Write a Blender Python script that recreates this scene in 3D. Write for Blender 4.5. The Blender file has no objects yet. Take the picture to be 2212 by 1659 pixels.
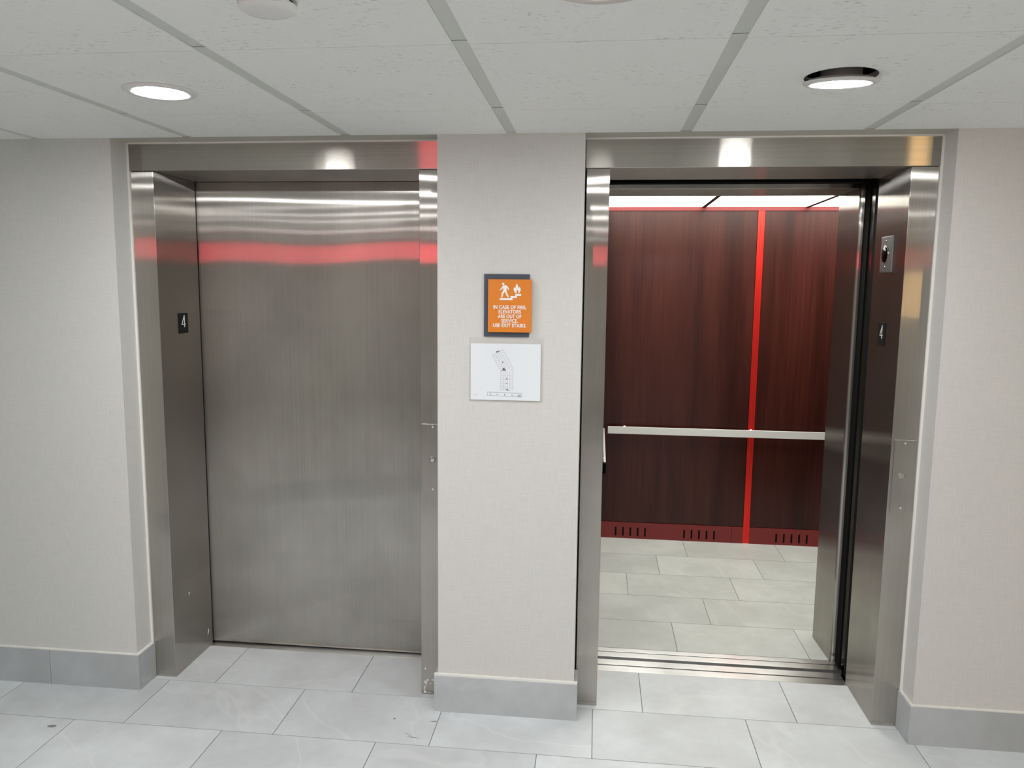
import bpy, bmesh, math, random
from mathutils import Vector, Matrix
random.seed(7)
S = bpy.context.scene
COL = S.collection

# ------------------------------------------------------------------ measured sizes (metres)
H = 2.2056                      # ceiling
D1 = 0.1067                     # recess of the steel frames behind the wall face
DR = 0.424                      # back edge of the steel reveals
XLW, XRW = -1.4183, 1.6187      # wall corners either side
XPL, XPR = -0.1604, 0.3724      # pillar
A0, A1 = -1.3155, -0.2525       # closed opening
B0, B1 = 0.4625, 1.5162         # open opening
ZH = 2.098                      # underside of headers
HB, TB = 0.1484, 0.0134         # tile base
CARY = 2.2332                   # car rear wall
CL, CR = 0.43, 2.43             # car side walls
CF = 0.625                      # car floor front edge
CC = 2.172                      # car ceiling

# ------------------------------------------------------------------ helpers
def box(bm, x0, x1, y0, y1, z0, z1):
    vs = [bm.verts.new((x, y, z)) for z in (z0, z1) for y in (y0, y1) for x in (x0, x1)]
    for f in ((0,2,3,1),(4,5,7,6),(0,1,5,4),(2,6,7,3),(0,4,6,2),(1,3,7,5)):
        bm.faces.new([vs[i] for i in f])

def prism(bm, pts, depth, fn):
    """closed outline pts (u,v); fn(u,v,w)->xyz; w = 0 and depth"""
    a = [bm.verts.new(fn(u, v, 0)) for u, v in pts]
    b = [bm.verts.new(fn(u, v, depth)) for u, v in pts]
    n = len(pts)
    bm.faces.new(a); bm.faces.new(b[::-1])
    for i in range(n):
        bm.faces.new((a[i], b[i], b[(i+1) % n], a[(i+1) % n]))

def lathe(bm, prof, c=(0,0,0), axis='z', n=48, cap=True):
    """prof: list of (radius, height); revolved about axis through c"""
    def P(r, h, t):
        u, v = r*math.cos(t), r*math.sin(t)
        if axis == 'z': q = (u, v, h)
        elif axis == 'y': q = (u, h, v)
        else: q = (h, u, v)
        return (c[0]+q[0], c[1]+q[1], c[2]+q[2])
    rings = [[bm.verts.new(P(r, h, 2*math.pi*i/n)) for i in range(n)] for r, h in prof]
    for a, b in zip(rings, rings[1:]):
        for i in range(n):
            bm.faces.new((a[i], a[(i+1) % n], b[(i+1) % n], b[i]))
    if cap:
        bm.faces.new(rings[0]); bm.faces.new(rings[-1])

def obj(name, bm, m, parent=None, bevel=0, seg=2, smooth=False):
    bmesh.ops.recalc_face_normals(bm, faces=bm.faces)
    if bevel:
        es = [e for e in bm.edges if len(e.link_faces) == 2 and e.calc_face_angle(0) > 0.6]
        bmesh.ops.bevel(bm, geom=es, offset=bevel, segments=seg, affect='EDGES', profile=0.5, clamp_overlap=True)
    me = bpy.data.meshes.new(name)
    bm.to_mesh(me); bm.free()
    me.materials.append(m)
    o = bpy.data.objects.new(name, me); COL.objects.link(o)
    if parent:
        o.parent = parent
        o.matrix_parent_inverse = Matrix.Translation(-parent.location)
    if smooth:
        for p in me.polygons: p.use_smooth = True
        try: me.set_sharp_from_angle(angle=0.7)
        except Exception: pass
    return o

def bobj(name, dims, m, parent=None, bevel=0, **k):
    bm = bmesh.new()
    for d in (dims if isinstance(dims[0], (tuple, list)) else [dims]): box(bm, *d)
    return obj(name, bm, m, parent, bevel, **k)

def tag(o, label, cat, group=None):
    o['label'] = label; o['category'] = cat
    if group: o['group'] = group
    return o

def thing(name, label, cat, loc, group=None):
    o = bpy.data.objects.new(name, None); COL.objects.link(o)
    o.location = loc; o.empty_display_size = 0.05
    return tag(o, label, cat, group)

def struct(o):
    o['kind'] = 'structure'; return o

# ------------------------------------------------------------------ materials
def newmat(name):
    m = bpy.data.materials.new(name); m.use_nodes = True
    nt = m.node_tree
    return m, nt, nt.nodes['Principled BSDF']

def N(nt, t, **k):
    n = nt.nodes.new(t)
    for a, b in k.items(): setattr(n, a, b)
    return n

def L(nt, a, b): nt.links.new(a, b)

def plain(name, col, rough=0.5, metal=0.0, **k):
    m, nt, p = newmat(name)
    p.inputs['Base Color'].default_value = (*col, 1)
    p.inputs['Roughness'].default_value = rough
    p.inputs['Metallic'].default_value = metal
    for a, b in k.items(): p.inputs[a].default_value = b
    return m

def emit(name, col, s):
    m, nt, p = newmat(name)
    p.inputs['Base Color'].default_value = (.8, .8, .8, 1)
    p.inputs['Emission Color'].default_value = (*col, 1)
    p.inputs['Emission Strength'].default_value = s
    return m

def objcoord(nt, scale=(1,1,1)):
    t = N(nt, 'ShaderNodeTexCoord'); mp = N(nt, 'ShaderNodeMapping')
    mp.inputs['Scale'].default_value = scale
    L(nt, t.outputs['Object'], mp.inputs['Vector'])
    return mp.outputs['Vector']

def noise(nt, vec, scale, detail=3, rough=.5):
    n = N(nt, 'ShaderNodeTexNoise')
    n.inputs['Scale'].default_value = scale; n.inputs['Detail'].default_value = detail
    n.inputs['Roughness'].default_value = rough
    L(nt, vec, n.inputs['Vector'])
    return n.outputs['Fac']

def ramp(nt, fac, stops):
    r = N(nt, 'ShaderNodeValToRGB')
    e = r.color_ramp.elements
    while len(e) < len(stops): e.new(0.5)
    for i, (pos, c) in enumerate(stops):
        e[i].position = pos
        e[i].color = (*c, 1) if isinstance(c, tuple) else (c, c, c, 1)
    L(nt, fac, r.inputs['Fac'])
    return r.outputs['Color']

def mix(nt, fac, a, b, mode='MIX'):
    n = N(nt, 'ShaderNodeMix', data_type='RGBA', blend_type=mode)
    if isinstance(fac, float): n.inputs[0].default_value = fac
    else: L(nt, fac, n.inputs[0])
    for i, v in ((6, a), (7, b)):
        if isinstance(v, tuple): n.inputs[i].default_value = (*v, 1)
        else: L(nt, v, n.inputs[i])
    return n.outputs[2]

def bump(nt, h, strength, dist=0.001):
    b = N(nt, 'ShaderNodeBump')
    b.inputs['Strength'].default_value = strength; b.inputs['Distance'].default_value = dist
    L(nt, h, b.inputs['Height'])
    return b.outputs['Normal']

def steel(name, grain_axis, col=(.50, .472, .432), sharp=.029, aniso=.895, haze=.06, haze_rough=.36, wave=0.0, smudge=.12):
    """brushed stainless; reflections smear across the grain (grain_axis 'z' upright, 'x' level) and stay crisp along it"""
    m, nt, p = newmat(name)
    nt.nodes.remove(p)
    sc = (260, 260, 1.2) if grain_axis == 'z' else (1.2, 260, 260)
    g = noise(nt, objcoord(nt, sc), 1.0, 2, .6)
    sm = noise(nt, objcoord(nt, (2.2, 2.2, 1.6)), 1.6, 4, .55)
    c1 = ramp(nt, g, [(.3, tuple(.95*c for c in col)), (.7, tuple(1.05*c for c in col))])
    c2 = ramp(nt, sm, [(.35, 1-smudge), (.65, 1.0)])
    c = mix(nt, 1.0, c1, c2, 'MULTIPLY')
    geo = N(nt, 'ShaderNodeNewGeometry')
    vm = N(nt, 'ShaderNodeVectorMath', operation='CROSS_PRODUCT')
    L(nt, geo.outputs['Normal'], vm.inputs[0])
    vm.inputs[1].default_value = (0.001, 0, 1) if grain_axis == 'z' else (1, 0.001, 0)
    g1 = N(nt, 'ShaderNodeBsdfAnisotropic'); g2 = N(nt, 'ShaderNodeBsdfAnisotropic')
    g1.inputs['Roughness'].default_value = math.sqrt(sharp); g1.inputs['Anisotropy'].default_value = -aniso
    g2.inputs['Roughness'].default_value = haze_rough; g2.inputs['Anisotropy'].default_value = -.35
    for q in (g1, g2):
        L(nt, c, q.inputs['Color']); L(nt, vm.outputs[0], q.inputs['Tangent'])
    if wave:
        wv = noise(nt, objcoord(nt, (1.7, 1.0, .9)), 1.0, 0, .5)
        nb = bump(nt, wv, 1.0, wave)
        L(nt, nb, g1.inputs['Normal']); L(nt, nb, g2.inputs['Normal'])
    ms = N(nt, 'ShaderNodeMixShader'); ms.inputs[0].default_value = haze
    L(nt, g1.outputs[0], ms.inputs[1]); L(nt, g2.outputs[0], ms.inputs[2])
    L(nt, ms.outputs[0], nt.nodes['Material Output'].inputs['Surface'])
    return m

def stone(name, k=1.0, tint=(1,1,1)):
    m, nt, p = newmat(name)
    v = objcoord(nt)
    geo = N(nt, 'ShaderNodeNewGeometry')
    off = N(nt, 'ShaderNodeVectorMath', operation='MULTIPLY_ADD')
    cmb = N(nt, 'ShaderNodeCombineXYZ')
    for i in range(3): L(nt, geo.outputs['Random Per Island'], cmb.inputs[i])
    L(nt, cmb.outputs[0], off.inputs[0]); off.inputs[1].default_value = (37, 19, 53); L(nt, v, off.inputs[2])
    vv = off.outputs[0]
    cloud = noise(nt, vv, 3.2, 5, .55)
    fine = noise(nt, vv, 22, 4, .6)
    w = N(nt, 'ShaderNodeTexNoise'); w.inputs['Scale'].default_value = 1.0; w.inputs['Detail'].default_value = 4
    w.inputs['Distortion'].default_value = .7
    L(nt, vv, w.inputs['Vector'])
    lo = tuple(k*t*c for t, c in zip(tint, (.60, .62, .625)))
    hi = tuple(k*t*c for t, c in zip(tint, (.70, .73, .742)))
    base = ramp(nt, cloud, [(.38, lo), (.63, hi)])
    base = mix(nt, ramp(nt, fine, [(.3, .16), (.7, 0.0)]), base, tuple(.7*c for c in lo))
    vein = ramp(nt, w.outputs['Fac'], [(.490, 0.0), (.5, .36), (.510, 0.0)])
    base = mix(nt, vein, base, tuple(k*t*.78 for t in tint))
    rnd = ramp(nt, geo.outputs['Random Per Island'], [(0, .93), (1, 1.03)])
    base = mix(nt, 1.0, base, rnd, 'MULTIPLY')
    L(nt, base, p.inputs['Base Color'])
    p.inputs['Roughness'].default_value = .38
    L(nt, bump(nt, fine, .12, .0008), p.inputs['Normal'])
    return m

def wallpaper(name, col):
    m, nt, p = newmat(name)
    hx = noise(nt, objcoord(nt, (14, 14, 420)), 1.0, 2, .5)
    vx = noise(nt, objcoord(nt, (360, 360, 16)), 1.0, 2, .5)
    a = N(nt, 'ShaderNodeMath', operation='ADD'); L(nt, hx, a.inputs[0]); L(nt, vx, a.inputs[1])
    a2 = N(nt, 'ShaderNodeMath', operation='MULTIPLY'); L(nt, a.outputs[0], a2.inputs[0]); a2.inputs[1].default_value = .5
    L(nt, ramp(nt, a2.outputs[0], [(.33, tuple(.93*c for c in col)), (.67, tuple(1.05*c for c in col))]), p.inputs['Base Color'])
    p.inputs['Roughness'].default_value = .62
    L(nt, bump(nt, a2.outputs[0], .35, .0006), p.inputs['Normal'])
    return m

def ceiltile(name):
    m, nt, p = newmat(name)
    f1 = noise(nt, objcoord(nt, (60, 160, 60)), 1.0, 4, .65)
    f2 = noise(nt, objcoord(nt, (5, 5, 5)), 1.0, 2, .5)
    s = ramp(nt, f1, [(.33, .60), (.40, 1.0)])
    s2 = ramp(nt, f2, [(.38, 0.0), (.6, 1.0)])
    c = mix(nt, s2, (.82, .83, .81), mix(nt, 1.0, (.82, .83, .81), s, 'MULTIPLY'))
    L(nt, c, p.inputs['Base Color'])
    p.inputs['Roughness'].default_value = .9
    L(nt, bump(nt, f1, .3, .001), p.inputs['Normal'])
    return m

def wood(name):
    m, nt, p = newmat(name)
    g = noise(nt, objcoord(nt, (60, 60, 1.6)), 1.0, 5, .6)
    b = noise(nt, objcoord(nt, (7, 7, .7)), 1.0, 3, .5)
    c1 = ramp(nt, g, [(.28, (.034, .0085, .0060)), (.5, (.046, .0112, .0078)), (.75, (.060, .0145, .0098))])
    c2 = ramp(nt, b, [(.35, .6), (.65, 1.15)])
    L(nt, mix(nt, 1.0, c1, c2, 'MULTIPLY'), p.inputs['Base Color'])
    p.inputs['Roughness'].default_value = .27
    p.inputs['Specular IOR Level'].default_value = .30
    L(nt, bump(nt, g, .06, .0006), p.inputs['Normal'])
    return m

M = {}
M['steel_v'] = steel('brushed_steel_upright', 'z')
M['steel_door'] = steel('brushed_steel_door', 'z', col=(.565, .537, .498), wave=.012, smudge=.16, sharp=.034, aniso=.915, haze=.13)
M['steel_h'] = steel('brushed_steel_level', 'x', sharp=.030, aniso=.88, haze=.16)
M['steel_car'] = steel('brushed_steel_car', 'z', sharp=.02, aniso=.75, haze=.1)
M['rail'] = plain('satin_rail_metal', (.80, .80, .77), .45, .45)
M['alu'] = steel('sill_aluminium', 'x', col=(.78, .78, .76), sharp=.12, aniso=.5, smudge=.25)
M['chrome'] = plain('polished_metal', (.75, .74, .72), .16, 1)
M['black'] = plain('black_gap', (.004, .004, .004), .8, **{'Specular IOR Level': .1})
M['rubber_and_shade'] = plain('black_rubber_and_shade', (.004, .004, .004), .8, **{'Specular IOR Level': .1})  # rubber edges, and the black standing in for shade in the frame slits
M['floor'] = stone('grey_stone_tile', 1.0)
M['carfloor'] = stone('car_stone_tile', .88, (1.0, .995, .93))
M['base'] = stone('floor_tile_shaded', .74)  # same stone as the floor, shade of the upright face put into the colour
M['grout'] = plain('grout', (.16, .165, .165), .9)
M['wall'] = wallpaper('woven_wallcovering', (.645, .632, .602))
M['paint'] = plain('soffit_paint', (.47, .45, .39), .6)
M['caulk'] = plain('caulk', (.78, .77, .72), .55)
M['tile'] = ceiltile('acoustic_tile')
M['tee'] = plain('ceiling_tee', (.60, .62, .59), .55)
M['plenum'] = plain('plenum_dark', (.02, .018, .016), .9)
M['white'] = plain('white_plastic', (.74, .73, .71), .4)
M['pinkwhite'] = plain('aged_white_plastic', (.66, .60, .57), .45)
M['lamp'] = emit('downlight_diffuser', (.97, .99, 1.0), 92)
M['carlamp'] = emit('car_light_panel', (1.0, 1.0, .92), 3.5)
M['wood'] = wood('mahogany_laminate')
M['red'] = plain('red_reveal_metal', (.88, .040, .030), .30, .75)
M['redbase'] = plain('red_base_paint', (.185, .014, .013), .42)
M['darkframe'] = plain('ceiling_divider', (.03, .022, .02), .5)
M['orange'] = plain('orange_sign_face', (.74, .215, .012), .42)
M['slate'] = plain('slate_sign_back', (.060, .072, .100), .5)
M['signwhite'] = plain('sign_white', (.88, .87, .85), .5)
M['paper'] = plain('white_paper', (.78, .81, .84), .6)
M['ink'] = plain('grey_ink', (.36, .37, .38), .7)
M['inkdark'] = plain('dark_ink', (.16, .13, .13), .7)
M['inkred'] = plain('red_ink', (.42, .12, .11), .7)
M['inkgreen'] = plain('green_grey_ink', (.26, .36, .34), .7)
M['platebk'] = plain('black_plate', (.005, .005, .006), .6, **{'Specular IOR Level': .2})
M['redlit'] = emit('red_lit_face', (1.0, .045, .09), 18)
M['warmlit'] = emit('warm_lamp_shade', (1.0, .62, .25), 11)
m, nt, p = newmat('clear_acrylic')
for l in list(nt.links): nt.links.remove(l)
tr = N(nt, 'ShaderNodeBsdfTransparent'); tr.inputs[0].default_value = (.99, .99, .985, 1)
gl = N(nt, 'ShaderNodeBsdfGlossy'); gl.inputs['Roughness'].default_value = .08
ms = N(nt, 'ShaderNodeMixShader'); ms.inputs[0].default_value = .025
L(nt, tr.outputs[0], ms.inputs[1]); L(nt, gl.outputs[0], ms.inputs[2])
L(nt, ms.outputs[0], nt.nodes['Material Output'].inputs['Surface'])
M['acrylic'] = m

# ------------------------------------------------------------------ floor: real tiles on a grout bed
TL, TR, TG = .592, .3283, .0030
def tiles(bm, x0, x1, y0, y1, xo, yo, shift, clip=None):
    """rows along x, row height TR from yo, joints at xo + shift*row"""
    r0 = math.floor((y0-yo)/TR) - 1
    r = r0
    while yo + r*TR < y1:
        ya, yb = max(y0, yo+r*TR), min(y1, yo+(r+1)*TR)
        if yb - ya > .01:
            xs = xo + shift*r
            k = math.floor((x0-xs)/TL)
            while xs + k*TL < x1:
                xa, xb = max(x0, xs+k*TL), min(x1, xs+(k+1)*TL)
                if xb - xa > .01:
                    box(bm, xa+TG/2, xb-TG/2, ya+TG/2, yb-TG/2, -.008, 0)
                k += 1
        r += 1
bm = bmesh.new()
tiles(bm, -6, 6, -7, .0818, -.54, .0818, .1973)
for a, b in ((A0-.09, A1+.09), (B0-.09, B1+.09)):      # tiles running into the two doorways
    tiles(bm, a, b, .0818, .402, -.54, .0818, .1973)
fl = struct(obj('floor', bm, M['floor']))
g = bobj('grout', [(-6, 6, -7, .0818, -.03, -.0015), (A0-.09, A1+.09, .0818, .402, -.03, -.0015), (B0-.09, B1+.09, .0818, .402, -.03, -.0015)], M['grout'], fl)

# ------------------------------------------------------------------ walls
wl = struct(bobj('wall_left', (-6.0, XLW, 0, .62, 0, H+.1), M['wall']))
wr = struct(bobj('wall_right', (XRW, 6.0, 0, .43, 0, H+.1), M['wall']))
wc = struct(bobj('wall_center', [(XPL, XPR, 0, .50, 0, H+.1)], M['wall']))
struct(bobj('trim_1', (XLW, XPL, 0, .43, H, H+.1), M['paint']))
struct(bobj('trim_2', (XPR, XRW, 0, .50, H, H+.1), M['paint']))
struct(bobj('trim_3', [(XLW, XLW+.0085, D1-.006, D1+.02, HB, H-.001), (XLW+.0085, XPL, D1-.012, D1+.01, H-.005, H)], M['caulk']))
struct(bobj('trim_4', [(XRW-.0085, XRW, D1-.006, D1+.02, HB, H-.001), (XPR, XRW-.0085, D1-.012, D1+.01, H-.005, H)], M['caulk']))

# tile bases (each mitred round the corner) with a line of caulk on top
bm = bmesh.new()
x = -6.0
for xe in (-4.15, -3.56, -2.97, -2.378, -1.786 - .012, XLW + TB):
    box(bm, x+.001, xe-.001, -TB, -.0002, 0, HB); x = xe
bl = obj('baseboard_left', bm, M['base']); struct(bl)
bm = bmesh.new(); box(bm, XLW, XLW+TB, 0.0005, D1-.001, 0, HB); 
struct(obj('baseboard_left_return', bm, M['base']))
bobj('caulk_line', [(-6, XLW+TB*.8, -TB*.8, 0, HB, HB+.004), (XLW, XLW+TB*.8, 0, D1-.007, HB, HB+.005)], M['caulk'], bl)
bc = struct(bobj('baseboard_center', (XPL-TB, XPR+TB, -TB, 0, 0, HB), M['base'], bevel=.0008))
bobj('caulk_line', (XPL-TB, XPR+TB, -TB, 0.0, HB, HB+.007), M['caulk'], bc)
for s, xa, xb in (('baseboard_center_left', XPL-TB, XPL), ('baseboard_center_right', XPR, XPR+TB)):
    struct(bobj(s, (xa, xb, .0005, D1-.001, 0, HB), M['base']))
bm = bmesh.new()
x = XRW - TB
for xe in (2.197, 2.789, 3.38, 3.97, 4.57, 6.0):
    box(bm, x+.001, xe-.001, -TB, -.0002, 0, HB); x = xe
br = struct(obj('baseboard_right', bm, M['base']))
struct(bobj('baseboard_right_return', (XRW-TB, XRW, .0005, D1-.001, 0, HB), M['base']))
bobj('caulk_line', [(XRW-TB*.8, 6, -TB*.8, 0, HB, HB+.004), (XRW-TB*.8, XRW, 0, D1-.007, HB, HB+.005)], M['caulk'], br)

# rest of the lobby, behind the viewer, plus an added light blocker
def slanted(name, pa, pb, z0, z1, t, m):
    d = Vector((pb[0]-pa[0], pb[1]-pa[1])).normalized(); n = Vector((d.y, -d.x))*t
    bm = bmesh.new()
    prism(bm, [pa, pb, (pb[0]+n.x, pb[1]+n.y), (pa[0]+n.x, pa[1]+n.y)], z1-z0, lambda u, v, w: (u, v, z0+w))
    return struct(obj(name, bm, m))
W0, W1 = (-4.6, -.33), (-1.40, -2.215)
slanted('wall_opposite', W0, W1, 0, H, .15, M['wall'])
slanted('baseboard_opposite', (W0[0]+.007, W0[1]+.012), (W1[0]+.007, W1[1]+.012), 0, HB, .012, M['base'])
struct(bobj('wall_passage_left', (-2.6, -2.5, -7, -1.60, 0, H), M['wall']))
struct(bobj('wall_opposite_right', (1.75, 6, -3.45, -3.3, 0, H), M['wall']))
struct(bobj('baseboard_opposite_right', (1.75, 6, -3.3, -3.288, 0, HB), M['base']))
struct(bobj('sconce_light_blocker', (2.15, 2.53, -3.299, -2.7, 0, H), M['wall']))  # added out of view to keep sconce light off left reveal and closed door
struct(bobj('wall_passage_right', (1.75, 1.85, -7, -3.45, 0, H), M['wall']))
struct(bobj('wall_back', (-6, 6, -7.1, -7, 0, H), M['wall']))
struct(bobj('wall_end_left', (-6.1, -6, -7, .6, 0, H), M['wall']))
struct(bobj('wall_end_right', (6, 6.1, -7, .6, 0, H), M['wall']))

# ------------------------------------------------------------------ ceiling: tegular tiles hanging a little below the tees
GX, GS = .1107, .6096
GY, GYS = -.372, .655
TW = .0185                      # half width of the visible runner
HOLES = {(1.033, -.69): .089}
bm = bmesh.new()
def tile_with_hole(bm, x0, x1, y0, y1, cx, cy, r):
    ang = sorted(set([2*math.pi*i/64 for i in range(64)] + [math.atan2(y-cy, x-cx) % (2*math.pi) for x in (x0, x1) for y in (y0, y1)]))
    def edge(t):
        c, s = math.cos(t), math.sin(t)
        k = min([(x1-cx)/c if c > 1e-9 else 9e9, (x0-cx)/c if c < -1e-9 else 9e9, (y1-cy)/s if s > 1e-9 else 9e9, (y0-cy)/s if s < -1e-9 else 9e9])
        return cx+k*c, cy+k*s
    rings = []
    for z in (H, H+.015):
        rings.append(([bm.verts.new((cx+r*math.cos(t), cy+r*math.sin(t), z)) for t in ang], [bm.verts.new((*edge(t), z)) for t in ang]))
    n = len(ang)
    for i in range(n):
        j = (i+1) % n
        for inn, out in rings: bm.faces.new((inn[i], out[i], out[j], inn[j]))
        bm.faces.new((rings[0][0][i], rings[0][0][j], rings[1][0][j], rings[1][0][i]))
        bm.faces.new((rings[0][1][i], rings[0][1][j], rings[1][1][j], rings[1][1][i]))
k0, k1 = math.floor((-6-GX)/GS), math.ceil((6-GX)/GS)
rows = [(-.0, GY)] + [(GY-j*GYS, GY-(j+1)*GYS) for j in range(11)]
for k in range(k0, k1):
    for yb, ya in rows:
        j = (random.random()-.5)*.0024
        x0, x1, y0, y1 = GX+k*GS+TW+j, GX+(k+1)*GS-TW+j, ya+.0012, yb-(.0012 if yb < -.01 else 0)
        hit = [h for h in HOLES if x0 < h[0] < x1 and y0 < h[1] < y1]
        if hit: tile_with_hole(bm, x0, x1, y0, y1, hit[0][0], hit[0][1], HOLES[hit[0]])
        else: box(bm, x0, x1, y0, y1, H, H+.015)
ce = struct(obj('ceiling', bm, M['tile']))
bm = bmesh.new()
for k in range(k0, k1+1):
    box(bm, GX+k*GS-.02, GX+k*GS+.02, -7, -.0005, H+.0035, H+.03)
for j in range(11):
    box(bm, -6, 6, GY-j*GYS-.02, GY-j*GYS+.02, H+.0016, H+.0026)
obj('runner', bm, M['tee'], ce)
bobj('plenum', (-6, 6, -7, .6, H+.16, H+.2), M['plenum'], ce)

# ------------------------------------------------------------------ steel entrance frames
def frame(name, label, x0, x1, i0, i1):
    t = thing(name, label, 'door frame', ((i0+i1)/2, D1, 0), 'brushed steel elevator entrance frames')
    bobj('jamb', (x0, i0, D1, DR, 0, ZH), M['steel_v'], t, bevel=.002)
    bobj('jamb', (i1, x1, D1, DR, 0, ZH), M['steel_v'], t, bevel=.002)
    bobj('header', (x0-.0045, x1+.0045, D1-.005, D1+.03, ZH+.001, H-.001), M['steel_h'], t, bevel=.002)
    bobj('head_soffit', (x0, x1, D1+.0305, DR, ZH+.001, H-.002), M['steel_h'], t)
    bobj('slit_shade_strip', [(i0-.03, i0-.003, DR+.0005, .4355, 0, ZH), (i1+.003, i1+.02, DR+.0005, .4355, 0, ZH), (i0, i1, DR+.0005, .4355, ZH+.004, ZH+.03)] if i0 < 0 else [(i0-.03, i0-.003, DR+.0005, .4355, 0, ZH), (i1+.003, i1+.02, DR+.0005, .4355, 0, ZH)], M['rubber_and_shade'], t)  # black strips added in the slits behind the reveals, in place of shade
    return t
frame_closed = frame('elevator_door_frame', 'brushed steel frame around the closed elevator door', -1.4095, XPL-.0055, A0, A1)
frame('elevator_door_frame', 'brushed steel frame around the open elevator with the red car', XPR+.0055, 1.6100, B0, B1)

# chipped paint on the foot of the jamb, scuffs on the floor
def patch(name, m, parent, c, r, fn, n=11, stretch=(1, 1), rot=0):
    bm = bmesh.new(); pts = []
    for i in range(n):
        a = 2*math.pi*i/n; q = r*(.55+.6*random.random())
        u, v = q*math.cos(a)*stretch[0], q*math.sin(a)*stretch[1]
        pts.append((c[0]+u*math.cos(rot)-v*math.sin(rot), c[1]+u*math.sin(rot)+v*math.cos(rot)))
    prism(bm, pts, .0003, fn)
    return obj(name, bm, m, parent)
on_jamb = lambda u, v, w: (u, D1-.0001-w, v)
on_floor = lambda u, v, w: (u, v, .0001+w)
on_reveal = lambda u, v, w: (A0+.0001+w, u, v)
for c, r, st, rot in (((-.236, .112), .005, (.7, 1.3), 0), ((-.228, .062), .006, (1.2, .8), .4), ((-.204, .064), .005, (1.4, .6), 0), ((-.234, .050), .007, (.7, 1.6), .5),
                      ((-.239, .028), .006, (.5, 2.0), -.2), ((-.237, .010), .006, (1.3, .8), 0), ((-.220, .010), .004, (1.5, .6), 0), ((-.214, .048), .003, (1, 1), 0)):
    patch('paint_chip', M['caulk'], frame_closed, c, r, on_jamb, stretch=st, rot=rot)
patch('paint_chip', M['caulk'], frame_closed, (.235, .32), .005, on_reveal, stretch=(1.4, .8), rot=.5)
patch('paint_chip', M['caulk'], frame_closed, (.385, .075), .010, on_reveal, stretch=(.5, 1.5), rot=-.3)
scuff = plain('scuff_mark', (.24, .25, .25), .6)
for c, r, st, rot in (((-.315, -.085), .007, (1, 1), 0), ((-.158, -.085), .010, (1.6, .5), .1), ((-.215, -.20), .014, (1.8, .16), -.1), ((-.235, -.185), .016, (1.6, .12), -.6), ((-1.585, -.30), .016, (1.2, .7), .2)):
    patch('scuff_mark', scuff, fl, c, r, on_floor, stretch=st, rot=rot)

# closed landing door
bm = bmesh.new(); box(bm, A0-.03, A1+.03, .436, .468, .009, ZH+.05)
tag(obj('elevator_door', bm, M['steel_door'], bevel=.001), 'closed brushed steel elevator door reflecting white and red light bands', 'elevator door')
# dark shaft behind both entrances
struct(bobj('wall_shaft', (A0-.1, XPL, .56, .60, -.3, H+.1), M['black']))
struct(bobj('trim_5', (A0-.1, XPL, .431, .56, H-.04, H+.1), M['black']))
# open landing door, slid away into its pocket
bm = bmesh.new(); box(bm, B1+.014, 2.55, .446, .478, .009, ZH+.05)
dr = tag(obj('elevator_door', bm, M['steel_v'], bevel=.001), 'landing door slid open behind the right jamb of the open elevator', 'elevator door')
bobj('door_edge', (B1+.008, B1+.0138, .447, .477, .009, ZH+.04), M['rubber_and_shade'], dr)

# thresholds
def sill(label, a, b, yb):
    t = thing('door_sill', label, 'door sill', ((a+b)/2, .402, 0))
    bobj('tread', [(a, b, .402, .450, -.02, .0005), (a, b, .4605, yb, -.02, .0005)], M['alu'], t, bevel=.0008)
    bobj('groove', (a, b, .4495, .461, -.022, -.009), M['black'], t)
    return t
sill('worn metal sill strip under the closed elevator door', A0, A1, .508)
sill('scuffed aluminium sill with grooves in front of the open elevator car', B0, B1+.003, .508)

# ------------------------------------------------------------------ the open elevator car
car = thing('elevator_car', 'open elevator car with dark red wood panels and pale tiled floor', 'elevator car', (1.43, 1.4, 0))
bm = bmesh.new(); tiles(bm, CL, CR, CF, CARY+.02, .833, CF-.0165, .1955)
cf = obj('car_floor', bm, M['carfloor'], car)
bobj('grout', (CL, CR, CF, CARY+.02, -.03, -.0015), M['grout'], cf)
cs = bobj('car_sill', [(B0-.02, B1+.02, .5355, .580, -.02, .0005), (B0-.02, B1+.02, .5875, CF-.003, -.02, .0005)], M['alu'], car, bevel=.0008)
bobj('groove', (B0-.02, B1+.02, .579, .589, -.022, -.008), M['black'], cs)
bobj('toe_guard', (B0-.02, B1+.02, .5355, .62, -.3, -.023), M['black'], car)
def wood_panel(name, d): return bobj(name, d, M['wood'], car, bevel=.002)
wood_panel('rear_panel', (CL+.02, 1.4105, CARY, CARY+.02, .112, 2.146))
wood_panel('rear_panel', (1.4545, CR-.02, CARY, CARY+.02, .112, 2.146))
wood_panel('side_panel', (CL-.02, CL, CF+.03, CARY+.02, .112, 2.146))
wood_panel('side_panel', (CR, CR+.02, CF+.25, CARY+.02, .112, 2.146))
bobj('car_shell', [(CL-.03, CR+.03, CARY+.021, CARY+.04, -.02, CC+.1), (CL-.04, CL-.021, CF+.03, CARY+.04, -.02, CC+.1),
                   (CR+.021, CR+.04, CF, CARY+.04, -.02, CC+.1)], M['redbase'], car)
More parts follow.
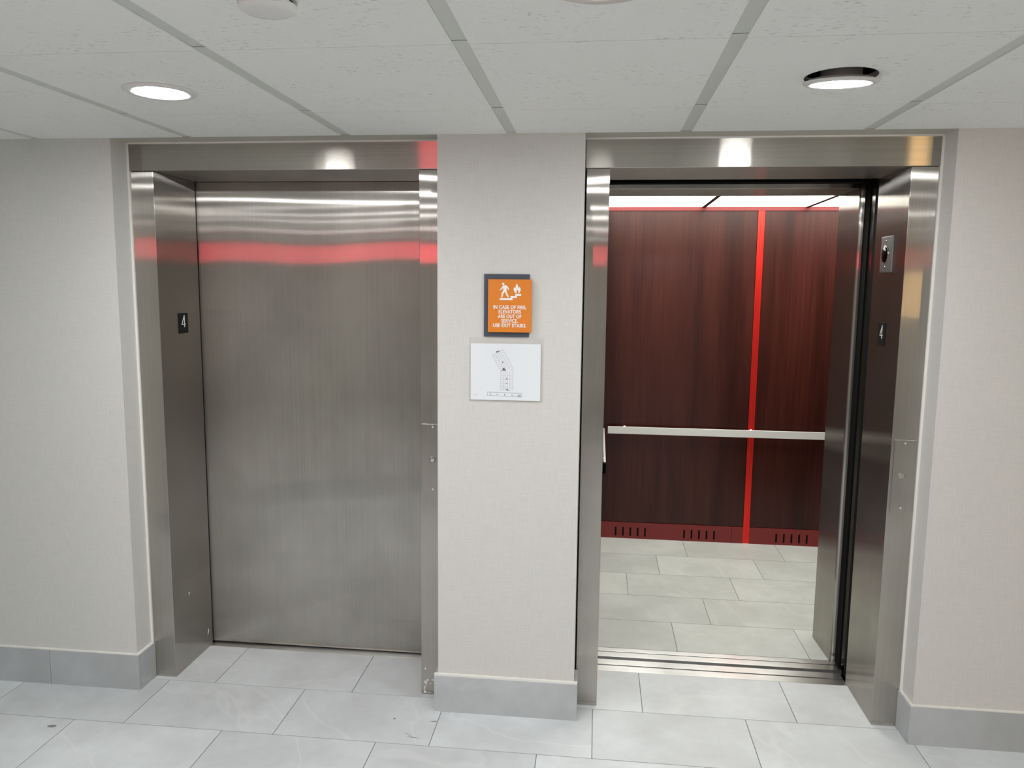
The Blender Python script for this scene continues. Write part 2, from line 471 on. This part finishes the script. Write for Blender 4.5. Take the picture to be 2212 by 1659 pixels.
# red reveal strip between the rear panels
rs = bobj('reveal_strip', [(1.4125, 1.4525, CARY+.004, CARY+.0195, .0, 2.1475), (1.4125, 1.4185, CARY-.001, CARY+.004, .0, 2.1475), (1.4295, 1.4355, CARY-.001, CARY+.004, .0, 2.1475), (1.4465, 1.4525, CARY-.001, CARY+.004, .0, 2.1475)], M['red'], car)
bobj('top_trim', [(CL, CR, CARY-.002, CARY+.02, 2.148, CC), (CL-.02, CL+.002, CF+.03, CARY-.003, 2.148, CC), (CR-.002, CR+.02, CF+.25, CARY-.003, 2.148, CC)], M['redbase'], car)
bp = bobj('base_panel', [(CL, 1.336, CARY-.003, CARY+.0195, 0, .110), (1.338, 1.412, CARY-.003, CARY+.0195, 0, .110), (1.453, CR, CARY-.003, CARY+.0195, 0, .110)], M['redbase'], car)
bobj('base_panel', (CL-.02, CL+.003, CF+.03, CARY-.004, 0, .110), M['redbase'], car)
bobj('base_panel', (CR-.003, CR+.02, CF+.25, CARY-.004, 0, .110), M['redbase'], car)
for gx in (.583, 1.033, 1.625):
    for i in range(5):
        bm = bmesh.new(); xc = gx + .0485*i; r = .0055
        pts = [(xc + r*math.cos(t), .072 + r*math.sin(t)) for t in [math.pi*q/8 for q in range(9)]] + \
              [(xc + r*math.cos(t), .022 + r*math.sin(t)) for t in [math.pi + math.pi*q/8 for q in range(9)]]
        prism(bm, pts, .0022, lambda u, v, w: (u, CARY-.0028-w*.35, v))
        obj('vent_slot', bm, M['black'], bp)
# handrails
hr = bobj('handrail', (.5125, 2.36, CARY-.066, CARY-.054, .7205, .7675), M['rail'], car, bevel=.0015)
for xb in (.62, 1.43, 2.24):
    bm = bmesh.new(); lathe(bm, [(.012, CARY-.0535), (.009, CARY-.045), (.009, CARY-.012), (.02, CARY-.006), (.02, CARY-.0005)], (xb, 0, .744), 'y', 20)
    obj('bracket', bm, M['chrome'], hr, smooth=True)
hs = bobj('side_handrail', (.478, .490, 1.12, 2.10, .7205, .7675), M['rail'], car, bevel=.0015)
bobj('end_cap', [(.468, .4775, 1.10, 1.16, .708, .760), (.4775, .491, 1.085, 1.119, .714, .768)], M['rubber_and_shade'], hs, bevel=.002)
for yb in (1.3, 1.95):
    bm = bmesh.new(); lathe(bm, [(.009, CL+.0005), (.009, .4775)], (0, yb, .744), 'x', 16)
    obj('bracket', bm, M['chrome'], hs, smooth=True)
# steel entrance column with a bullnose, transom, front return
bm = bmesh.new()
pts = [(1.60, .605), (1.522, .605)] + [(1.5185-.0135*math.sin(t)+.0, .6185-.0135*math.cos(t)) for t in [math.pi/2*q/14 for q in range(15)]] + [(1.505, .64), (1.4985, .868), (1.60, .868)]
prism(bm, pts, CC-.002, lambda u, v, w: (u, v, w+.001))
obj('entrance_column', bm, M['steel_v'], car)
bobj('entrance_column', (CL-.05, .452, .605, .655, .001, CC), M['steel_car'], car)
bobj('front_return', [(1.601, CR, .72, .868, .001, CC)], M['wood'], car)
bobj('transom', (CL-.02, 1.4975, .600, .868, 2.0835, CC-.002), M['steel_h'], car, bevel=.0015)
bobj('door_track', (CL-.02, 2.2, .54, .599, 2.102, CC+.1), M['black'], car)
cdr = bobj('car_door', (1.532, 2.36, .566, .600, .009, 2.10), M['steel_v'], car, bevel=.001)
bobj('door_edge', (1.524, 1.5315, .538, .601, .009, 2.10), M['rubber_and_shade'], cdr)
# luminous ceiling panels
xs = [.4455, 1.0775, 1.7095, 2.3415]
for a, b in zip(xs, xs[1:]):
    bobj('light_panel', (a+.0125, b-.0125, .89, CARY-.004, CC, CC+.012), M['carlamp'], car)
bobj('ceiling_divider', [(x-.0122, x+.0122, .87, CARY, CC-.003, CC+.012) for x in xs] + [(CL-.02, xs[0]-.0123, .87, CARY, CC+.001, CC+.012), (xs[-1]+.0123, CR+.02, .87, CARY, CC+.001, CC+.012)], M['darkframe'], car)
bobj('car_roof', (CL-.04, CR+.04, .60, CARY+.04, CC+.013, CC+.05), M['black'], car)
# hoistway around the car, dark
struct(bobj('wall_hoistway', [(XPR-.04, CL-.05, .51, 2.4, -.3, 2.5), (2.6, 2.65, .48, 2.4, -.3, 2.5), (XPR, 2.65, 2.3, 2.35, -.3, 2.5), (XPR, 2.65, .48, 2.4, 2.46, 2.5), (XPR, 2.65, .4, 2.4, -.35, -.3),
                              (1.72, 2.65, .500, .505, -.3, 2.5)], M['black']))

# ------------------------------------------------------------------ things fixed to the frames
def number_plate(label, xf, sgn, yc, zc, w, h):
    """sgn +1: plate faces +x"""
    t = thing('floor_number_plate', label, 'number plate', (xf, yc, zc), 'black floor number plates')
    a, b = sorted((xf+sgn*.0003, xf+sgn*.0033))
    bobj('plate', (a, b, yc-w/2, yc+w/2, zc-h/2, zc+h/2), M['platebk'], t, bevel=.0008)
    f = lambda u, v, q: (xf+sgn*(.0032+q), yc-sgn*(-1)*u*1.0 if sgn > 0 else yc-u, zc+v)
    bm = bmesh.new()
    s = .0034
    def bar(p, q, th):
        d = Vector((q[0]-p[0], q[1]-p[1])); n = Vector((-d.y, d.x)).normalized()*th/2
        prism(bm, [(p[0]+n.x, p[1]+n.y), (q[0]+n.x, q[1]+n.y), (q[0]-n.x, q[1]-n.y), (p[0]-n.x, p[1]-n.y)], .0009, f)
    # the figure 4: tall, condensed, closed top
    bar((.0065, .034), (.0065, -.017), s*1.5)
    bar((.0065, .033), (-.0135, -.004), s*1.2)
    bar((-.0155, -.005), (.0155, -.005), s)
    obj('figure', bm, M['signwhite'], t)
    bm = bmesh.new()
    for u, v in ((-.011, -.027), (-.011, -.0315), (-.0065, -.022+-.005), (.004, -.027), (.0085, -.027), (.0085, -.0315)):
        c = f(u, v, 0)
        lathe(bm, [(.0013, 0), (.0011, sgn*.0005), (.0005, sgn*.0008)], c, 'x', 10)
    obj('braille_dots', bm, M['platebk'], t)
    return t
number_plate('black number 4 plate on the steel reveal beside the closed door', A0, 1, .280, 1.4965, .073, .0855)
number_plate('black number 4 plate on the steel reveal of the open elevator', B1, -1, .2775, 1.498, .075, .089)

# round black lens on a steel plate, right reveal
t = thing('key_switch_plate', 'small steel plate with a round black button on the right reveal', 'switch plate', (B1, .272, 1.799))
bobj('plate', (B1-.0085, B1-.0003, .214, .331, 1.7305, 1.8675), plain('satin_plate', (.20, .195, .19), .42, .7), t, bevel=.003, seg=3)
bm = bmesh.new(); lathe(bm, [(.033, B1-.0086), (.033, B1-.0112), (.0315, B1-.0118), (.0308, B1-.009)], (0, .280, 1.799), 'x', 36, cap=False)
obj('ring', bm, M['chrome'], t, smooth=True)
bm = bmesh.new(); lathe(bm, [(.0306, B1-.0087), (.0306, B1-.0105), (.026, B1-.0135), (.014, B1-.0155), (.003, B1-.016)], (0, .280, 1.799), 'x', 36)
obj('button', bm, plain('gloss_black', (.003, .003, .004), .12, **{'Specular IOR Level': .25}), t, smooth=True)
for zz in (1.848, 1.75):
    bm = bmesh.new(); lathe(bm, [(.0045, B1-.0086), (.0045, B1-.0098), (.003, B1-.0106), (.0008, B1-.0109)], (0, .272, zz), 'x', 16)
    obj('screw', bm, M['chrome'], t, smooth=True)

# hall call stations on the front faces of the jambs
def call_plate(label, x0, x1, z0, z1, xb, zb, xs):
    t = thing('hall_call_plate', label, 'call plate', ((x0+x1)/2, D1, z0), 'steel call plates on the jambs')
    bobj('plate', (x0, x1, D1-.0028, D1-.0002, z0, z1), M['steel_v'], t, bevel=.0008)
    bm = bmesh.new(); lathe(bm, [(.0125, D1-.0029), (.0125, D1-.006), (.0105, D1-.0085), (.0085, D1-.0125), (.0075, D1-.0135), (.002, D1-.0138)], (xb, 0, zb), 'y', 28)
    obj('button', bm, M['chrome'], t, smooth=True)
    for zz in (z1-.012, z0+.020):
        bm = bmesh.new(); lathe(bm, [(.0042, D1-.0029), (.0042, D1-.0040), (.0028, D1-.0048), (.0006, D1-.005)], (xs, 0, zz), 'y', 16)
        obj('screw', bm, M['chrome'], t, smooth=True)
call_plate('narrow steel call plate with a key button beside the closed door', -.246, XPL-.006, .845, 1.127, -.2023, .986, -.2023)
call_plate('steel call plate with a button on the rightmost jamb', 1.527, 1.602, .843, 1.120, 1.5577, .985, 1.5637)

# ------------------------------------------------------------------ signs on the pillar
ZC, XC, K = 1.5945, .1112, .000304
t = thing('fire_sign', 'orange fire evacuation sign on a slate back plate above the map', 'sign', (XC, 0, ZC))
bobj('back_plate', (.0148, .1816, -.0068, -.0006, 1.4808, 1.7092), M['slate'], t, bevel=.0006)
OY = -.0190
bobj('sign_face', (.0313, .1910, OY, OY+.006, 1.4982, 1.6902), M['orange'], t, bevel=.0006)
for sx_ in (.05, .16):
    for sz_ in (1.52, 1.66): bobj('standoff', (sx_, sx_+.01, OY+.0061, -.0069, sz_, sz_+.01), M['slate'], t)
def zf(u, v, w): return (XC + (u-561)*K, OY-.0002-w, ZC - (v-446)*K)
TH = .0007
bm = bmesh.new()          # stairs
prism(bm, [(440, 353), (570, 353), (570, 327), (626, 327), (626, 302), (696, 302), (696, 325), (646, 325), (646, 350), (594, 350), (594, 377), (440, 377)], TH, zf)
obj('stairs_symbol', bm, M['signwhite'], t)
bm = bmesh.new()          # flame
fl_pts = [(648, 300), (622, 287), (608, 262), (606, 240), (614, 222), (620, 236), (628, 232), (630, 212), (638, 196), (642, 176), (655, 200), (664, 222), (670, 236), (674, 228), (676, 216), (686, 232), (690, 250), (687, 270), (676, 288), (660, 298), (664, 280), (660, 264), (652, 254), (646, 262), (640, 276), (642, 290)]
prism(bm, fl_pts, TH, zf)
obj('flame_symbol', bm, M['signwhite'], t)
bm = bmesh.new()          # walking figure
lay = [0]
def layer():                      # each stroke a hair thicker than the last, so that no two faces coincide
    lay[0] += 1
    return TH + .000012*lay[0]
def limb(pts, w0, w1):
    n = len(pts)
    for i in range(n-1):
        a, b = Vector(pts[i]), Vector(pts[i+1]); d = (b-a).normalized(); nn = Vector((-d.y, d.x))
        wa = w0+(w1-w0)*i/(n-1); wb = w0+(w1-w0)*(i+1)/(n-1)
        prism(bm, [tuple(a+nn*wa/2), tuple(b+nn*wb/2), tuple(b-nn*wb/2), tuple(a-nn*wa/2)], layer(), zf)
    for i, q in enumerate(pts):
        r = (w0+(w1-w0)*i/(n-1))/2
        prism(bm, [(q[0]+r*math.cos(2*math.pi*j/14), q[1]+r*math.sin(2*math.pi*j/14)) for j in range(14)], layer(), zf)
prism(bm, [(481+14*math.cos(2*math.pi*j/20), 185+14*math.sin(2*math.pi*j/20)) for j in range(20)], layer(), zf)
prism(bm, [(478, 204), (508, 200), (524, 212), (522, 248), (520, 268), (486, 272), (482, 250), (474, 226)], layer(), zf)
limb([(484, 212), (466, 236), (447, 256)], 17, 12)
limb([(512, 210), (534, 226), (545, 252)], 17, 11)
limb([(494, 264), (474, 298), (466, 338)], 24, 15)
limb([(510, 264), (520, 300), (542, 338)], 24, 15)
obj('walking_symbol', bm, M['signwhite'], t)
for i, (txt, wpx) in enumerate((('IN CASE OF FIRE,', 396), ('ELEVATORS', 268), ('ARE OUT OF', 282), ('SERVICE.', 200), ('USE EXIT STAIRS.', 404))):
    cu = bpy.data.curves.new('lettering', 'FONT'); cu.body = txt
    cu.align_x = 'CENTER'; cu.align_y = 'CENTER'
    cu.size = .0183; cu.extrude = .0003; cu.offset = .00042; cu.space_character = 1.04; cu.resolution_u = 4
    tmp = bpy.data.objects.new('lettering_curve', cu); COL.objects.link(tmp)
    bpy.context.view_layer.update()
    me = bpy.data.meshes.new_from_object(tmp.evaluated_get(bpy.context.evaluated_depsgraph_get()))
    bpy.data.objects.remove(tmp)
    me.name = 'lettering'; me.materials.clear(); me.materials.append(M['signwhite'])
    o = bpy.data.objects.new('lettering', me); COL.objects.link(o)
    o.parent = t; o.matrix_parent_inverse = Matrix.Translation(-t.location)
    sx = wpx*K/max(o.dimensions.x, 1e-4)
    o.location = (XC, OY-.0006, ZC-(464+54.6*i-446)*K)
    o.rotation_euler = (math.pi/2, 0, 0); o.scale = (sx, 1, 1)

# evacuation map in its clear holder
t = thing('evacuation_map', 'white floor plan sheet in a clear holder below the orange sign', 'map', (.0957, 0, 1.35))
bobj('holder', [(-.0405, .2370, -.0034, -.0006, 1.2350, 1.4775)], M['acrylic'], t, bevel=.0006)
bobj('sheet', (-.0342, .2258, -.0050, -.0036, 1.2448, 1.4552), M['paper'], t)
KM = .0003114
def mf(u, v, w): return (-.0342 + (u-95)*KM, -.00505-w, 1.4552 - (v-890)*KM)
def lines(name, segs, th, m):
    bm = bmesh.new()
    for i, (p, q) in enumerate(segs):
        a, b = Vector(p), Vector(q); d = (b-a).normalized(); nn = Vector((-d.y, d.x))*th/2
        prism(bm, [tuple(a+nn), tuple(b+nn), tuple(b-nn), tuple(a-nn)], .00012+.0000012*i, mf)
    return obj(name, bm, m, t)
seg = []
for xx in (458, 497, 520, 540, 565, 604): seg.append(((xx, 1222), (xx, 1440)))
for i in range(10):
    y = 1222+24.2*i
    for a, b in ((458, 497), (565, 604)): seg.append(((a, y), (b, y)))
    if i % 2 == 0: seg += [((497, y), (520, y)), ((540, y), (565, y))]
P0, P1, Q0, Q1 = Vector((455, 1215)), Vector((608, 1188)), Vector((352, 1022)), Vector((482, 960))
def ang(u, v): return tuple((P0*(1-u)+P1*u)*(1-v) + (Q0*(1-u)+Q1*u)*v)
for u in (0, .27, .43, .57, .73, 1): seg.append((ang(u, 0), ang(u, 1)))
for i in range(9):
    v = i/8
    for a, b in ((0, .27), (.73, 1)): seg.append((ang(a, v), ang(b, v)))
seg += [((604, 1222), (608, 1188)), ((458, 1222), (455, 1215)), ((458, 1440), (604, 1440))]
lines('plan_drawing', seg, 2.6, M['ink'])
def blobs(name, pts, m):
    bm = bmesh.new()
    for i, (u, v, a, b) in enumerate(pts): prism(bm, [(u-a, v-b), (u+a, v-b), (u+a, v+b), (u-a, v+b)], .00030+.00002*i, mf)
    return obj(name, bm, m, t)
for cl in ([(418, 984, 13, 6), (408, 990, 9, 6), (436, 978, 8, 5)], [(492, 1192, 12, 14), (508, 1202, 8, 10), (480, 1204, 8, 8)], [(532, 1436, 9, 7), (546, 1443, 11, 4)]):
    blobs('stair_mark', cl, M['inkdark'])
for q in ((480, 1110, 7, 8), (530, 1308, 7, 8), (529, 1362, 5, 6)): blobs('route_mark', [q], M['inkred'])
lines('legend_frame', [((298, 1470), (712, 1478)), ((712, 1478), (710, 1522)), ((710, 1522), (296, 1512)), ((296, 1512), (298, 1470))], 4.2, M['inkgreen'])
for q in ((336, 1495, 7, 8), (418, 1498, 10, 5), (506, 1498, 7, 11), (595, 1504, 15, 3), (680, 1507, 20, 9),
          (335, 1472, 28, 2.5), (425, 1474, 36, 2.5), (508, 1475, 26, 2.5), (600, 1477, 36, 2.5), (680, 1478, 24, 2.5), (155, 1504, 22, 2)):
    blobs('legend_mark', [q], M['ink'])

# ------------------------------------------------------------------ ceiling fittings
def downlight(label, x, y, z, r=.100, rd=.0725, can=False, rim='white'):
    t = thing('downlight', label, 'ceiling light', (x, y, z), 'round recessed ceiling downlights')
    bm = bmesh.new(); lathe(bm, [(r, z-.0006), (r, z-.0035), (r-.006, z-.0068), (rd+.004, z-.0078), (rd, z-.0058), (rd, z-.0006)], (x, y, 0), 'z', 64, cap=False)
    n = len(bm.verts)
    obj('trim_ring', bm, M[rim], t, smooth=True)
    bm = bmesh.new(); lathe(bm, [(rd-.0002, z-.0010), (rd-.0002, z-.0056), (.001, z-.0066)], (x, y, 0), 'z', 64)
    obj('diffuser', bm, M['lamp'], t, smooth=True)
    if can:
        bm = bmesh.new(); lathe(bm, [(r-.012, z), (r-.014, z+.006), (.05, z+.010), (.05, z+.05), (.02, z+.052)], (x, y, 0), 'z', 48)
        obj('heat_sink', bm, plain('grey_cast_metal', (.30, .29, .28), .5, .6), t, smooth=True)
    return t
downlight('lit round downlight flush in the ceiling above the closed elevator', -.8182, -.672, H)
loose = downlight('lit downlight hanging loose below its dark hole above the open elevator', 1.034, -.688, H-.012, r=.0925, rd=.0715, can=True)
loose.rotation_euler = (.105, 0, .05)
bm = bmesh.new(); lathe(bm, [(.094, H+.0155), (.094, H+.15), (.01, H+.151)], (1.033, -.69, 0), 'z', 48, cap=False)
obj('recess_can', bm, plain('housing_metal', (.10, .085, .08), .55, .5), ce, smooth=True)
downlight('third downlight whose pinkish rim just shows at the top edge', .424, -1.377, H, r=.112, rim='pinkwhite')
for x, y in ((4.4, -.69), (-1.12, -1.34), (-.1, -2.3), (-.45, -3.0), (1.3, -3.0), (.4, -4.3), (-1.2, -4.3), (.4, -5.8), (4.4, -2.3)):
    downlight('downlight further along the corridor behind the viewer', x, y, H)

# smoke detector
sx, sy = -.184, -1.395
t = thing('smoke_detector', 'round white smoke detector on the ceiling near the top edge', 'smoke detector', (sx, sy, H))
bm = bmesh.new(); lathe(bm, [(.059, H-.0005), (.059, H-.010), (.055, H-.022), (.054, H-.0265)], (sx, sy, 0), 'z', 56)
obj('base', bm, M['white'], t, smooth=True)
bm = bmesh.new(); lathe(bm, [(.045, H-.0268), (.045, H-.0338)], (sx, sy, 0), 'z', 48)
obj('smoke_chamber', bm, plain('dark_mesh', (.03, .02, .018), .7), t)
for i in range(10):
    bm = bmesh.new()
    a = 2*math.pi*(i+.3)/10; c, q = math.cos(a), math.sin(a)
    prism(bm, [(sx+.0455*c-.003*q, sy+.0455*q+.003*c), (sx+.054*c-.003*q, sy+.054*q+.003*c), (sx+.054*c+.003*q, sy+.054*q-.003*c), (sx+.0455*c+.003*q, sy+.0455*q-.003*c)], .007, lambda u, v, w: (u, v, H-.0338+w))
    obj('rib', bm, M['white'], t)
bm = bmesh.new(); lathe(bm, [(.052, H-.0340), (.051, H-.041), (.045, H-.045), (.03, H-.047), (.002, H-.0475)], (sx, sy, 0), 'z', 56)
obj('cover', bm, M['white'], t, smooth=True)

# the lobby behind the viewer: a lit red sign and a warm wall lamp, seen here as reflections in the steel
t = thing('lit_sign', 'red lit sign hanging from the lobby ceiling behind the viewer', 'sign', (-1.28, -5.0, H))
bobj('sign_box', (-1.43, -1.13, -5.04, -5.002, 1.89, 2.10), M['white'], t, bevel=.003)
bobj('lit_face', (-1.42, -1.14, -5.0015, -4.999, 1.90, 2.09), M['redlit'], t)
bobj('canopy', (-1.33, -1.23, -5.05, -4.99, 2.101, H-.001), M['white'], t)
t = thing('wall_sconce', 'warm lit lamp on the lobby wall behind the viewer', 'wall lamp', (2.78, -3.3, 1.63))
bobj('back_plate', (2.72, 2.84, -3.299, -3.28, 1.48, 1.78), M['chrome'], t, bevel=.003)
bm = bmesh.new(); lathe(bm, [(.055, 1.46), (.06, 1.475), (.06, 1.785), (.055, 1.80)], (2.78, -3.21, 0), 'z', 32)
obj('shade', bm, M['warmlit'], t, smooth=True)

# ------------------------------------------------------------------ camera
yaw, pitch, roll, f = 0.1093887, -0.1260496, 0.0102029, 1670.2865
cyw, syw = math.cos(yaw), math.sin(yaw)
r = Vector((cyw, syw, 0)); fw0 = Vector((-syw, cyw, 0)); zz = Vector((0, 0, 1))
cp, sp = math.cos(pitch), math.sin(pitch)
fw = fw0*cp + zz*sp; up = zz*cp - fw0*sp
cr, sr = math.cos(roll), math.sin(roll)
r2 = r*cr + up*sr; u2 = up*cr - r*sr
cam = bpy.data.cameras.new('camera'); co = bpy.data.objects.new('camera', cam); COL.objects.link(co)
mw = Matrix((r2, u2, -fw)).transposed().to_4x4(); mw.translation = (0.4308707, -2.8279399, 1.6663733)
co.matrix_world = mw
cam.sensor_fit = 'HORIZONTAL'; cam.sensor_width = 36; cam.lens = f/2212*36; cam.clip_start = .02
S.camera = co

# ------------------------------------------------------------------ world, view
w = bpy.data.worlds.new('world'); S.world = w; w.use_nodes = True
w.node_tree.nodes['Background'].inputs[0].default_value = (.02, .02, .02, 1)
S.view_settings.view_transform = 'Standard'; S.view_settings.look = 'None'
S.view_settings.gamma = 1; S.view_settings.use_curve_mapping = False
S.view_settings.exposure = 0.82
S.cycles.max_bounces = 12; S.cycles.diffuse_bounces = 8; S.cycles.glossy_bounces = 6
S.cycles.sample_clamp_indirect = 6.0
